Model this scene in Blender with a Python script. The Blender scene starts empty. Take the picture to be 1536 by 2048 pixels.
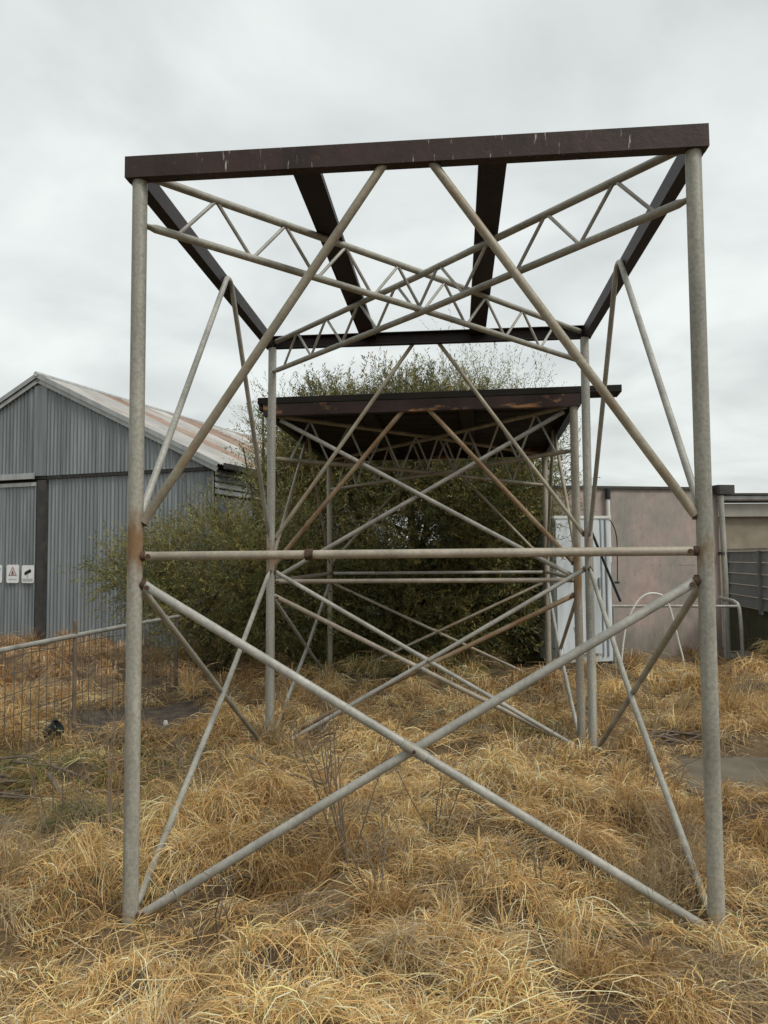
import bpy, math, random
import numpy as np
from mathutils import Vector, Matrix

random.seed(7)
rng = np.random.default_rng(11)
scene = bpy.context.scene
C = scene.collection
R = math.radians

# ------------------------------------------------------------------ camera
cam_d = bpy.data.cameras.new('camera')
cam_d.sensor_fit = 'AUTO'; cam_d.sensor_width = 36.0
cam_d.lens = 36.0 * 1506.45 / 2048.0
cam_d.clip_start = 0.05; cam_d.clip_end = 2000
cam = bpy.data.objects.new('camera', cam_d); C.objects.link(cam)
cam.matrix_world = (Matrix.Translation((0, 0, 1.4438)) @ Matrix.Rotation(math.pi / 2 + .0596, 4, 'X')
                    @ Matrix.Rotation(-.0092, 4, 'Z'))
scene.camera = cam

# ------------------------------------------------------------------ overcast sky
SUN_EL, SUN_AZ = R(50), R(132)          # azimuth measured from +y towards +x
world = bpy.data.worlds.new('World'); scene.world = world
world.use_nodes = True
nt = world.node_tree; nt.nodes.clear()
def N(t, typ, **kw):
    n = t.nodes.new(typ)
    for k, v in kw.items(): setattr(n, k, v)
    return n
out = N(nt, 'ShaderNodeOutputWorld'); bg = N(nt, 'ShaderNodeBackground')
sky = N(nt, 'ShaderNodeTexSky', sky_type='NISHITA', sun_disc=False)
sky.sun_elevation = SUN_EL; sky.sun_rotation = SUN_AZ; sky.air_density = 1.5; sky.dust_density = 4
skym = N(nt, 'ShaderNodeVectorMath', operation='SCALE'); skym.inputs['Scale'].default_value = .09
nt.links.new(sky.outputs[0], skym.inputs[0])
tc = N(nt, 'ShaderNodeTexCoord'); sep = N(nt, 'ShaderNodeSeparateXYZ')
nt.links.new(tc.outputs['Generated'], sep.inputs[0])
ab = N(nt, 'ShaderNodeMath', operation='ABSOLUTE'); nt.links.new(sep.outputs[2], ab.inputs[0])
ad = N(nt, 'ShaderNodeMath', operation='ADD'); nt.links.new(ab.outputs[0], ad.inputs[0]); ad.inputs[1].default_value = .22
dx = N(nt, 'ShaderNodeMath', operation='DIVIDE'); nt.links.new(sep.outputs[0], dx.inputs[0]); nt.links.new(ad.outputs[0], dx.inputs[1])
dy = N(nt, 'ShaderNodeMath', operation='DIVIDE'); nt.links.new(sep.outputs[1], dy.inputs[0]); nt.links.new(ad.outputs[0], dy.inputs[1])
cmb = N(nt, 'ShaderNodeCombineXYZ'); nt.links.new(dx.outputs[0], cmb.inputs[0]); nt.links.new(dy.outputs[0], cmb.inputs[1])
nz = N(nt, 'ShaderNodeTexNoise'); nz.inputs['Scale'].default_value = 1.9; nz.inputs['Detail'].default_value = 6
nz.inputs['Roughness'].default_value = .5; nz.inputs['Distortion'].default_value = .35
nt.links.new(cmb.outputs[0], nz.inputs['Vector'])
rmp = N(nt, 'ShaderNodeValToRGB')
rmp.color_ramp.elements[0].position = .28; rmp.color_ramp.elements[0].color = (.395, .42, .415, 1)
rmp.color_ramp.elements[1].position = .66; rmp.color_ramp.elements[1].color = (.60, .633, .617, 1)
nt.links.new(nz.outputs[0], rmp.inputs[0])
mx = N(nt, 'ShaderNodeMixRGB'); mx.inputs[0].default_value = .93
nt.links.new(skym.outputs[0], mx.inputs[1]); nt.links.new(rmp.outputs[0], mx.inputs[2])
nt.links.new(mx.outputs[0], bg.inputs[0]); bg.inputs[1].default_value = 1.0
nt.links.new(bg.outputs[0], out.inputs[0])

sd = bpy.data.lights.new('sun', 'SUN'); sd.energy = 1.5; sd.angle = R(18); sd.color = (1, .97, .92)
sun = bpy.data.objects.new('sun', sd); C.objects.link(sun)
dirv = Vector((math.sin(SUN_AZ) * math.cos(SUN_EL), math.cos(SUN_AZ) * math.cos(SUN_EL), math.sin(SUN_EL)))
sun.rotation_euler = dirv.to_track_quat('Z', 'Y').to_euler()
vs = scene.view_settings
vs.view_transform = 'Standard'; vs.look = 'None'; vs.exposure = 0.62; vs.gamma = 1.0; vs.use_curve_mapping = False

# ------------------------------------------------------------------ materials
def newmat(name, rough=.7, metal=0.0):
    m = bpy.data.materials.new(name); m.use_nodes = True
    t = m.node_tree; b = t.nodes['Principled BSDF']
    b.inputs['Roughness'].default_value = rough; b.inputs['Metallic'].default_value = metal
    b.inputs['Specular IOR Level'].default_value = .3
    return m, t, b
def noise(t, scale, detail=4, rough=.55, stretch=None, seed=0.0, rand=True, coord='Object'):
    tc = N(t, 'ShaderNodeTexCoord'); src = tc.outputs[coord]
    mp = N(t, 'ShaderNodeMapping'); mp.inputs['Scale'].default_value = stretch or (1, 1, 1)
    mp.inputs['Location'].default_value = (seed, seed * 1.7, seed * .6)
    t.links.new(src, mp.inputs[0])
    v = mp.outputs[0]
    if rand:
        oi = N(t, 'ShaderNodeObjectInfo'); sc = N(t, 'ShaderNodeMath', operation='MULTIPLY'); sc.inputs[1].default_value = 37
        t.links.new(oi.outputs['Random'], sc.inputs[0])
        a = N(t, 'ShaderNodeVectorMath', operation='ADD'); t.links.new(v, a.inputs[0]); t.links.new(sc.outputs[0], a.inputs[1]); v = a.outputs[0]
    n = N(t, 'ShaderNodeTexNoise'); n.inputs['Scale'].default_value = scale; n.inputs['Detail'].default_value = detail
    n.inputs['Roughness'].default_value = rough; t.links.new(v, n.inputs['Vector'])
    return n.outputs[0]
def ramp(t, src, stops):
    r = N(t, 'ShaderNodeValToRGB'); e = r.color_ramp.elements
    while len(e) < len(stops): e.new(.5)
    for i, (p, c) in enumerate(stops):
        e[i].position = p; e[i].color = (*c, 1) if len(c) == 3 else c
    t.links.new(src, r.inputs[0]); return r.outputs[0]
def mix(t, fac, a, b, blend='MIX'):
    m = N(t, 'ShaderNodeMixRGB', blend_type=blend)
    for s, i in ((fac, 0), (a, 1), (b, 2)):
        if isinstance(s, (int, float)): m.inputs[i].default_value = s
        elif isinstance(s, tuple): m.inputs[i].default_value = (*s, 1)
        else: t.links.new(s, m.inputs[i])
    return m.outputs[0]
def bump(t, b, src, strength=.3, dist=.01):
    n = N(t, 'ShaderNodeBump'); n.inputs['Strength'].default_value = strength; n.inputs['Distance'].default_value = dist
    t.links.new(src, n.inputs['Height']); t.links.new(n.outputs[0], b.inputs['Normal'])
W3 = lambda v: (v, v, v)

def tube_mat(name, c0, c1, rustc, lo, hi, rough=.55, metal=.15):
    m, t, b = newmat(name, rough, metal)
    base = ramp(t, noise(t, 3.5, 6, .6, seed=1), [(.3, c0), (.7, c1)])
    fine = ramp(t, noise(t, 60, 3, .6, seed=5), [(.3, W3(.78)), (.7, W3(1.12))])
    base = mix(t, .8, base, fine, 'MULTIPLY')
    rf = ramp(t, noise(t, 5.0, 8, .7, seed=3), [(lo, W3(0)), (hi, W3(1))])
    stv = ramp(t, noise(t, 9, 5, .6, (1, 1, .06), seed=12), [(.3, W3(.72)), (.68, W3(1.16))])
    base = mix(t, .85, base, stv, 'MULTIPLY')
    col = mix(t, rf, base, rustc)
    t.links.new(col, b.inputs['Base Color'])
    bump(t, b, noise(t, 45, 4, .6, seed=9), .12, .004)
    return m
M = {}
M['galv'] = tube_mat('weathered_galvanised', (.235, .225, .19), (.37, .36, .31), (.20, .135, .075), .62, .82)
M['galv_cold'] = tube_mat('cold_galvanised', (.26, .252, .222), (.40, .39, .35), (.21, .17, .11), .66, .86)
M['galv_tan'] = tube_mat('tan_stained_galvanised', (.25, .22, .165), (.35, .32, .25), (.24, .155, .08), .50, .74)
M['galv_pink'] = tube_mat('warm_stained_galvanised', (.27, .235, .185), (.37, .325, .26), (.20, .125, .08), .60, .80)
M['rust_tube'] = tube_mat('rusty_tube', (.22, .15, .085), (.34, .265, .175), (.17, .08, .032), .44, .68)
M['rust'] = tube_mat('rust', (.065, .038, .024), (.13, .075, .042), (.04, .022, .015), .45, .7, .85, 0)

def post_mat(name, c0, c1, zc, spread, seed):
    # old pipe: streaky galvanising, rust gathered about the welded joints and near the foot
    m, t, b = newmat(name, .55, .15)
    base = ramp(t, noise(t, 3.0, 6, .6, (1, 1, .5), seed=seed), [(.3, c0), (.7, c1)])
    st = ramp(t, noise(t, 14, 5, .65, (1, 1, .05), seed=seed + 3), [(.3, W3(.68)), (.68, W3(1.18))])
    base = mix(t, .9, base, st, 'MULTIPLY')
    sp = ramp(t, noise(t, 70, 3, .6, seed=seed), [(.32, W3(.72)), (.62, W3(1.1))])
    base = mix(t, .8, base, sp, 'MULTIPLY')
    tc_ = N(t, 'ShaderNodeTexCoord'); sp_ = N(t, 'ShaderNodeSeparateXYZ'); t.links.new(tc_.outputs['Object'], sp_.inputs[0])
    d = N(t, 'ShaderNodeMath', operation='SUBTRACT'); t.links.new(sp_.outputs[2], d.inputs[0]); d.inputs[1].default_value = zc
    a_ = N(t, 'ShaderNodeMath', operation='ABSOLUTE'); t.links.new(d.outputs[0], a_.inputs[0])
    q = N(t, 'ShaderNodeMath', operation='DIVIDE', use_clamp=True); t.links.new(a_.outputs[0], q.inputs[0]); q.inputs[1].default_value = spread
    inv = N(t, 'ShaderNodeMath', operation='SUBTRACT'); inv.inputs[0].default_value = 1; t.links.new(q.outputs[0], inv.inputs[1])
    w = N(t, 'ShaderNodeMath', operation='MULTIPLY_ADD'); t.links.new(inv.outputs[0], w.inputs[0]); w.inputs[1].default_value = .26
    t.links.new(noise(t, 9, 7, .7, (1, 1, .35), seed=seed + 6), w.inputs[2])
    rf = ramp(t, w.outputs[0], [(.66, W3(0)), (.82, W3(1))])
    t.links.new(mix(t, rf, base, (.19, .115, .055)), b.inputs['Base Color'])
    bump(t, b, noise(t, 40, 5, .65, seed=9), .2, .004)
    return m
M['post1'] = post_mat('weathered_post', (.235, .225, .185), (.385, .375, .32), 1.46, .36, 2)
M['post1b'] = post_mat('pale_weathered_post', (.25, .245, .215), (.40, .39, .345), 1.46, .40, 5)
M['post2'] = post_mat('rusting_post', (.23, .205, .16), (.36, .33, .27), 1.25, .45, 8)
def beam_mat(name, drop, peel, dk=((.022, .015, .013), (.042, .024, .020), (.062, .028, .022))):
    m, t, b = newmat(name, .55, .1)
    base = ramp(t, noise(t, 4, 6, .6), [(.3, dk[0]), (.55, dk[1]), (.75, dk[2])])
    gr = ramp(t, noise(t, 9, 6, .7, (1, 1, .25), seed=4), [(.35, W3(.7)), (.7, W3(1.25))])
    base = mix(t, .8, base, gr, 'MULTIPLY')
    if drop:
        d1 = ramp(t, noise(t, 62, 3, .6, (1, 1, .13), seed=2, rand=False), [(.65, W3(0)), (.70, W3(1))])
        d2 = ramp(t, noise(t, 3.2, 2, .5, (1, .1, .2), seed=7.3, rand=False), [(.46, W3(0)), (.56, W3(1))])
        dd = mix(t, 1.0, d1, d2, 'MULTIPLY')
        base = mix(t, dd, base, (.34, .32, .29))
        ch = ramp(t, noise(t, 22, 7, .75, seed=6.1), [(.60, W3(0)), (.68, W3(1))])
        base = mix(t, ch, base, (.085, .042, .026))
    if peel:
        p = ramp(t, noise(t, 2.6, 5, .6, (1, 1, 2.2), seed=8.4), [(.60, W3(0)), (.66, W3(1))])
        base = mix(t, p, base, (.30, .15, .07))
    t.links.new(base, b.inputs['Base Color'])
    bump(t, b, noise(t, 30, 6, .7), .45, .005)
    return m
M['beam'] = beam_mat('maroon_brown_steel_droppings', True, False)
M['beam_shaded'] = beam_mat('shaded_maroon_steel', False, False, ((.010, .007, .007), (.020, .012, .011), (.034, .018, .016)))  # darker copy of the maroon steel, shade of the undersides painted into its colour
M['beam_peel'] = beam_mat('peeling_maroon_steel', False, True)

def simple(name, c0, c1, scale=6, rough=.8, metal=0.0, stretch=None, bmp=.2, bscale=None, rand=True, bd=.008):
    m, t, b = newmat(name, rough, metal)
    n = noise(t, scale, 6, .6, stretch, rand=rand)
    t.links.new(ramp(t, n, [(.3, c0), (.72, c1)]), b.inputs['Base Color'])
    if bmp: bump(t, b, noise(t, bscale or scale * 5, 4, .6, stretch, seed=3, rand=rand), bmp, bd)
    return m
M['timber'] = simple('dark_weathered_timber', (.010, .009, .008), (.034, .029, .023), 5, .9, stretch=(.15, 1, 1))
M['plank'] = simple('grey_weathered_plank', (.16, .15, .13), (.30, .28, .24), 6, .9, stretch=(1, .15, 1))
M['dark'] = simple('dark_steel', (.035, .033, .032), (.07, .065, .06), 8, .7)
M['black'] = simple('black_rubber', (.012, .012, .013), (.025, .025, .026), 8, .5)
M['white'] = simple('chalky_white_enamel', (.36, .40, .41), (.68, .72, .74), 4, .55, stretch=(1, 1, .2), bmp=.05)
M['pvc'] = simple('aged_white_plastic', (.52, .52, .48), (.68, .67, .63), 5, .5, bmp=.05)
M['seam'] = simple('grey_seam', (.18, .20, .21), (.28, .30, .31), 5, .7)
M['concrete'] = simple('old_concrete', (.085, .072, .050), (.165, .142, .105), 3.2, .95, bmp=.3, bscale=50, rand=False)
M['moss'] = simple('mossy_block', (.05, .06, .025), (.13, .12, .07), 4, .95)
M['tanwall'] = simple('tan_masonry', (.20, .17, .13), (.30, .26, .20), 4, .95, bmp=.3, bscale=40)
M['beige'] = simple('beige_painted_fascia', (.28, .265, .23), (.37, .35, .305), 4, .7, bmp=.05)
M['ribbed'] = simple('grey_green_sheet', (.13, .14, .138), (.21, .22, .215), 3, .6, .1, bmp=.05)
M['bark'] = simple('grey_brown_bark', (.05, .038, .028), (.12, .095, .07), 12, .95, stretch=(1, 1, .3), bmp=.6)
M['deadwood'] = simple('dead_stalk', (.10, .075, .055), (.20, .16, .12), 10, .9)
M['stalk'] = simple('dry_stem', (.15, .11, .075), (.26, .20, .14), 10, .9)
M['wire'] = simple('dull_wire', (.075, .068, .058), (.14, .125, .105), 8, .6, .3, bmp=0)
M['bluegrey'] = simple('blue_grey_plastic', (.012, .016, .018), (.035, .042, .048), 8, .6)
M['brick'] = simple('fired_clay', (.12, .045, .03), (.20, .08, .05), 10, .95)

def corr_mat(name, c0, c1, c2, rustlo=None, rusthi=None, rustc=(.30, .13, .065), vert=True, rough=.5):
    m, t, b = newmat(name, rough, .25)
    st = (1.6, 1.6, .10) if vert else (.35, .35, .35)
    base = ramp(t, noise(t, 5, 6, .6, st, seed=1), [(.28, c0), (.5, c1), (.74, c2)])
    oi = N(t, 'ShaderNodeObjectInfo')
    vr = ramp(t, oi.outputs['Random'], [(0, W3(.82)), (1, W3(1.12))])
    base = mix(t, 1.0, base, vr, 'MULTIPLY')
    if rustlo is not None:
        n1 = noise(t, 1.3, 7, .68, (1, 1, .6), seed=6)
        base = mix(t, ramp(t, n1, [(rustlo, W3(0)), (rusthi, W3(1))]), base, rustc)
    t.links.new(base, b.inputs['Base Color'])
    bump(t, b, noise(t, 40, 4, .6, seed=3), .08, .004)
    return m
M['corr'] = corr_mat('grey_galvanised_iron', (.145, .163, .17), (.215, .236, .242), (.305, .325, .328), .70, .86, (.14, .12, .09))
M['corr_roof'] = corr_mat('pale_rusting_iron', (.32, .31, .29), (.42, .41, .385), (.53, .52, .49), .52, .70, (.34, .23, .17), False, .6)
M['corr_roof_rusty'] = corr_mat('rust_red_iron', (.34, .27, .225), (.29, .20, .155), (.42, .36, .32), .47, .70, (.20, .12, .085), False, .7)
M['flash'] = corr_mat('pale_flashing', (.30, .31, .31), (.38, .39, .385), (.46, .465, .455), .68, .8, (.2, .13, .09))

def wall_mat():
    m, t, b = newmat('blotched_pink_grey_render', .92)
    a = ramp(t, noise(t, 1.1, 5, .6, rand=False, seed=2.2), [(.40, (.245, .232, .205)), (.50, (.31, .265, .235)), (.62, (.385, .29, .258))])
    f = ramp(t, noise(t, 14, 5, .65, (1, 1, .4), rand=False), [(.3, W3(.82)), (.7, W3(1.1))])
    tc_ = N(t, 'ShaderNodeTexCoord'); sp_ = N(t, 'ShaderNodeSeparateXYZ'); t.links.new(tc_.outputs['Object'], sp_.inputs[0])
    w = N(t, 'ShaderNodeMath', operation='MULTIPLY_ADD'); t.links.new(sp_.outputs[2], w.inputs[0]); w.inputs[1].default_value = -.45
    t.links.new(noise(t, 3, 6, .7, (1, 1, .3), rand=False, seed=4), w.inputs[2])
    gm = ramp(t, w.outputs[0], [(.22, W3(0)), (.50, W3(.75))])
    dr = ramp(t, noise(t, 7, 6, .7, (1, 1, .08), rand=False, seed=7), [(.58, W3(0)), (.72, W3(.5))])
    c_ = mix(t, gm, mix(t, .8, a, f, 'MULTIPLY'), (.15, .125, .095)); c_ = mix(t, dr, c_, (.20, .185, .165))
    cr = N(t, 'ShaderNodeTexVoronoi', feature='DISTANCE_TO_EDGE'); cr.inputs['Scale'].default_value = 1.1
    ds = N(t, 'ShaderNodeVectorMath', operation='ADD'); t.links.new(tc_.outputs['Object'], ds.inputs[0]); t.links.new(noise(t, 4, 5, .7, rand=False), ds.inputs[1]); t.links.new(ds.outputs[0], cr.inputs['Vector'])
    cm = ramp(t, cr.outputs['Distance'], [(0, W3(.55)), (.007, W3(0))])
    t.links.new(mix(t, cm, c_, (.13, .11, .095)), b.inputs['Base Color'])
    bump(t, b, noise(t, 60, 4, .6, rand=False), .25, .006)
    return m
M['render'] = wall_mat()

def attr_mat(name, rough, transl=0.0, spec=.2):
    m, t, b = newmat(name, rough)
    b.inputs['Specular IOR Level'].default_value = spec
    a = N(t, 'ShaderNodeAttribute'); a.attribute_name = 'col'
    t.links.new(a.outputs['Color'], b.inputs['Base Color'])
    if transl:
        o = t.nodes['Material Output']; tr = N(t, 'ShaderNodeBsdfTranslucent'); ms = N(t, 'ShaderNodeMixShader')
        ms.inputs[0].default_value = transl
        t.links.new(a.outputs['Color'], tr.inputs[0]); t.links.new(b.outputs[0], ms.inputs[1]); t.links.new(tr.outputs[0], ms.inputs[2])
        t.links.new(ms.outputs[0], o.inputs[0])
    return m
M['grass'] = attr_mat('dry_grass_blades', .7, .34)
M['leaf'] = attr_mat('narrow_leaves', .5, .32, .4)

def ground_mat():
    m, t, b = newmat('thatch_and_soil', .97)
    a = ramp(t, noise(t, 2.2, 7, .65, rand=False), [(.34, (.07, .048, .028)), (.52, (.13, .09, .05)), (.68, (.21, .145, .078))])
    f = ramp(t, noise(t, 70, 4, .7, rand=False), [(.3, W3(.6)), (.7, W3(1.25))])
    t.links.new(mix(t, .85, a, f, 'MULTIPLY'), b.inputs['Base Color'])
    bump(t, b, noise(t, 45, 5, .7, rand=False), .6, .02)
    return m
M['ground'] = ground_mat()
M['mulch'] = simple('dark_mulch_soil', (.038, .031, .024), (.15, .118, .085), 9, .97, bmp=.7, bscale=60, rand=False, bd=.02)

# ------------------------------------------------------------------ mesh helpers
ORG = {}
def tag(o, label=None, cat=None, group=None, kind=None):
    if label: o['label'] = label
    if cat: o['category'] = cat
    if group: o['group'] = group
    if kind: o['kind'] = kind
    return o
def thing(name, loc, label, cat, group=None):
    o = bpy.data.objects.new(name, None); C.objects.link(o); o.location = loc
    o.empty_display_size = .1
    ORG[o.name] = Vector(loc)
    return tag(o, label, cat, group)
def obj(name, V, F, mat, parent=None, smooth=False, org=None):
    if parent is not None: g = ORG[parent.name]
    else: g = Vector(org) if org is not None else Vector((0, 0, 0))
    me = bpy.data.meshes.new(name)
    me.from_pydata([(v[0] - g[0], v[1] - g[1], v[2] - g[2]) for v in V], [], F)
    me.materials.append(M[mat] if isinstance(mat, str) else mat)
    if smooth:
        me.polygons.foreach_set('use_smooth', [True] * len(me.polygons))
        try: me.set_sharp_from_angle(angle=R(40))
        except Exception: pass
    o = bpy.data.objects.new(name, me); C.objects.link(o)
    ORG[o.name] = g
    if parent is not None: o.parent = parent
    else: o.location = g
    return o
def join(parts):
    V, F = [], []
    for v, f in parts:
        k = len(V); V += list(v); F += [tuple(i + k for i in q) for q in f]
    return V, F
def tube(path, r, sides=12, flat0=0, flat1=0, fdir=None, caps=True):
    P = [Vector(p) for p in path]
    if flat0 or flat1:                     # hammered-flat tube ends need extra rings
        def ins(P, L):
            d = (P[1] - P[0]); l = d.length
            if l < L * 2.2: return P, 2
            d /= l; return [P[0], P[0] + d * L * .55, P[0] + d * L] + P[1:], 3
        if flat0: P, _ = ins(P, flat0)
        if flat1:
            Q, _ = ins(P[::-1], flat1); P = Q[::-1]
    n = len(P); rr = r if callable(r) else (lambda s: r)
    lens = [0]
    for i in range(1, n): lens.append(lens[-1] + (P[i] - P[i - 1]).length)
    tot = lens[-1]
    T = []
    for i in range(n):
        a = P[min(i + 1, n - 1)] - P[max(i - 1, 0)]; T.append(a.normalized())
    ref = Vector(fdir) if fdir is not None else (Vector((0, 0, 1)) if abs(T[0].z) < .9 else Vector((1, 0, 0)))
    u = (ref - T[0] * ref.dot(T[0])).normalized()
    V, F = [], []
    for i in range(n):
        u = (u - T[i] * u.dot(T[i])).normalized(); w = T[i].cross(u)
        ra = rr(lens[i] / tot); su, sw = 1, 1
        if flat0 and lens[i] < flat0 * .99: k = 1 - lens[i] / flat0; k = min(1, k * 2); su, sw = 1 - .45 * k, 1 + .06 * k
        if flat1 and tot - lens[i] < flat1 * .99: k = 1 - (tot - lens[i]) / flat1; k = min(1, k * 2); su, sw = 1 - .45 * k, 1 + .06 * k
        for j in range(sides):
            a = 2 * math.pi * j / sides
            V.append(P[i] + u * (math.cos(a) * ra * su) + w * (math.sin(a) * ra * sw))
    for i in range(n - 1):
        for j in range(sides):
            k = (j + 1) % sides
            F.append((i * sides + j, i * sides + k, (i + 1) * sides + k, (i + 1) * sides + j))
    if caps:
        F.append(tuple(range(sides))[::-1]); F.append(tuple((n - 1) * sides + j for j in range(sides)))
    return V, F
def smooth_path(P, k=5):
    P = [Vector(p) for p in P]; o = []
    for i in range(len(P) - 1):
        a, b, c, d = P[max(i - 1, 0)], P[i], P[i + 1], P[min(i + 2, len(P) - 1)]
        for j in range(k):
            t = j / k; o.append(.5 * ((2 * b) + (c - a) * t + (2 * a - 5 * b + 4 * c - d) * t * t + (3 * b - a - 3 * c + d) * t ** 3))
    return o + [P[-1]]
def prism(A, B, side, up, prof):
    A, B, side, up = map(Vector, (A, B, side, up)); n = len(prof)
    V = [A + side * a + up * b for a, b in prof] + [B + side * a + up * b for a, b in prof]
    F = [(i, (i + 1) % n, n + (i + 1) % n, n + i) for i in range(n)]
    F += [tuple(range(n))[::-1], tuple(range(n, 2 * n))]
    return V, F
def box(c, ex, ey, ez, X=(1, 0, 0), Y=(0, 1, 0), Z=(0, 0, 1), bev=0):
    """half sizes along three axes; a small chamfer round the X-Y outline when bev > 0"""
    c, X, Y, Z = map(Vector, (c, X, Y, Z))
    if bev:
        pr = [(-ex + bev, -ey), (ex - bev, -ey), (ex, -ey + bev), (ex, ey - bev), (ex - bev, ey), (-ex + bev, ey), (-ex, ey - bev), (-ex, -ey + bev)]
        return prism(c - Z * ez, c + Z * ez, X, Y, pr)
    return prism(c - Z * ez, c + Z * ez, X, Y, [(-ex, -ey), (ex, -ey), (ex, ey), (-ex, ey)])
def channel_prof(w, h, t=.006, z0=0.0):
    return [(0, z0), (w, z0), (w, z0 + t), (t, z0 + t), (t, z0 + h - t), (w, z0 + h - t), (w, z0 + h), (0, z0 + h)]
def np_mesh(name, V, T, cols, mat, parent=None, smooth=False):
    """triangle soup from numpy arrays with a per-vertex colour"""
    me = bpy.data.meshes.new(name)
    nv, ntri = len(V), len(T)
    g = np.array(ORG[parent.name]) if parent is not None else np.zeros(3)
    me.vertices.add(nv); me.vertices.foreach_set('co', (V - g).astype(np.float32).ravel())
    me.loops.add(ntri * 3); me.loops.foreach_set('vertex_index', T.astype(np.int32).ravel())
    me.polygons.add(ntri); me.polygons.foreach_set('loop_start', np.arange(0, ntri * 3, 3, dtype=np.int32))
    at = me.attributes.new('col', 'FLOAT_COLOR', 'POINT')
    c4 = np.ones((nv, 4), np.float32); c4[:, :3] = cols; at.data.foreach_set('color', c4.ravel())
    me.update(calc_edges=True)
    me.materials.append(M[mat])
    if smooth: me.polygons.foreach_set('use_smooth', [True] * ntri)
    o = bpy.data.objects.new(name, me); C.objects.link(o); ORG[o.name] = Vector(g)
    if parent is not None: o.parent = parent
    return o

# value noise used for terrain and scatter
_tab = np.random.default_rng(3).random((256, 256))
def vnoise(x, y, s, seed=0):
    x = np.asarray(x, float) * s + seed * 17.3; y = np.asarray(y, float) * s + seed * 9.1
    xi = np.floor(x).astype(int); yi = np.floor(y).astype(int); fx = x - xi; fy = y - yi
    fx = fx * fx * (3 - 2 * fx); fy = fy * fy * (3 - 2 * fy)
    g = lambda a, b: _tab[a % 256, b % 256]
    return (g(xi, yi) * (1 - fx) + g(xi + 1, yi) * fx) * (1 - fy) + (g(xi, yi + 1) * (1 - fx) + g(xi + 1, yi + 1) * fx) * fy
def sstep(a, b, v): t = np.clip((v - a) / (b - a), 0, 1); return t * t * (3 - 2 * t)
def in_ell(x, y, cx, cy, rx, ry): return ((x - cx) / rx) ** 2 + ((y - cy) / ry) ** 2
def bare(x, y):
    """1 where soil, concrete or leaf litter shows instead of grass"""
    x = np.asarray(x, float); y = np.asarray(y, float)
    j = (vnoise(x, y, 3.0, 5) - .5) * .5
    b = np.zeros_like(x)
    b = np.maximum(b, 1 - sstep(.75, 1.05, in_ell(x, y, -1.95, 6.9, .85, .75) + j))          # mulch by the fence
    b = np.maximum(b, (sstep(1.72, 1.86, x + j * .3) * sstep(4.42, 4.52, y + j * .2) * (1 - sstep(5.35, 5.5, y + j * .2))))   # right slab
    b = np.maximum(b, (1 - sstep(-1.95, -1.8, x + j * .3)) * sstep(3.78, 3.9, y) * (1 - sstep(4.25, 4.4, y + j * .2)))    # left slab
    b = np.maximum(b, .8 * (1 - sstep(.7, 1.05, in_ell(x, y, 2.05, 5.8, .55, .32) + j)))     # debris gap
    return b
def gz(x, y):
    x = np.asarray(x, float); y = np.asarray(y, float)
    h = -.07 + .09 * vnoise(x, y, .55, 1) + .05 * vnoise(x, y, 1.7, 2)
    lump = .17 * vnoise(x, y, 4.6, 3) ** 1.8
    h = h + lump * (1 - bare(x, y)) * np.clip((14 - y) / 4, 0, 1)
    h = h + .10 * np.exp(-in_ell(x, y, .2, 4.6, 1.3, 1.0)) - .19 * np.exp(-in_ell(x, y, -.92, 2.95, .5, .42)) - .03 * np.exp(-in_ell(x, y, 1.3, 2.9, .25, .25)) + .07 * np.exp(-in_ell(x, y, 1.02, 2.8, .2, .2))
    flat = bare(x, y)
    h = h * (1 - .8 * flat) - .02 * flat
    return np.where(y > 16, h * .2, h)

# ------------------------------------------------------------------ ground
xs = np.unique(np.concatenate([np.array([-400, -200, -100, -60, -40, -28, -20, -14, -11]), np.arange(-9, 9.01, .07), np.array([11, 14, 20, 28, 40, 60, 100, 200, 400.])]))
ys = np.unique(np.concatenate([np.array([-60, -30, -15, -8, -4, -2]), np.arange(-1, 13.01, .07), np.array([14, 15.5, 17, 20, 25, 32, 45, 70, 120, 220, 500, 900.])]))
GX, GY = np.meshgrid(xs, ys); GZ = gz(GX, GY)
far = (np.abs(GX) > 9) | (GY < -1.5) | (GY > 13.5)
GZ = np.where(far, np.minimum(GZ, -.02) * .5, GZ)
V = np.stack([GX, GY, GZ], -1).reshape(-1, 3)
nx, ny = len(xs), len(ys)
i0 = (np.arange(ny - 1)[:, None] * nx + np.arange(nx - 1)[None, :]).ravel()
T = np.concatenate([np.stack([i0, i0 + 1, i0 + nx + 1], -1), np.stack([i0, i0 + nx + 1, i0 + nx], -1)])
g = np_mesh('ground', V, T, np.ones((len(V), 3)) * .1, 'ground', smooth=True); tag(g, kind='structure')

def slab(name, poly, z0, z1, mat):
    n = len(poly)
    V = [(x, y, z0) for x, y in poly] + [(x, y, z1) for x, y in poly]
    F = [tuple(range(n))[::-1], tuple(range(n, 2 * n))] + [(i, (i + 1) % n, n + (i + 1) % n, n + i) for i in range(n)]
    return tag(obj(name, V, F, mat), kind='structure')
slab('concrete_path', [(1.86, 4.46), (2.6, 4.42), (6.2, 4.25), (6.2, 5.15), (2.9, 5.36), (2.2, 5.46), (1.9, 5.40), (1.82, 4.9)], -.12, .012, 'concrete')
slab('concrete_slab', [(-3.6, 3.84), (-1.95, 3.80), (-1.90, 4.0), (-1.98, 4.32), (-2.4, 4.36), (-3.6, 4.40)], -.12, .018, 'concrete')
a = np.linspace(0, 2 * math.pi, 30)[:-1]
mv = [(-1.95, 6.9)]; 
mp = [(-1.95 + .9 * math.cos(t) * (1 + .12 * math.sin(3 * t)), 6.9 + .8 * math.sin(t) * (1 + .1 * math.cos(5 * t))) for t in a]
rings = []
V = []
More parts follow.
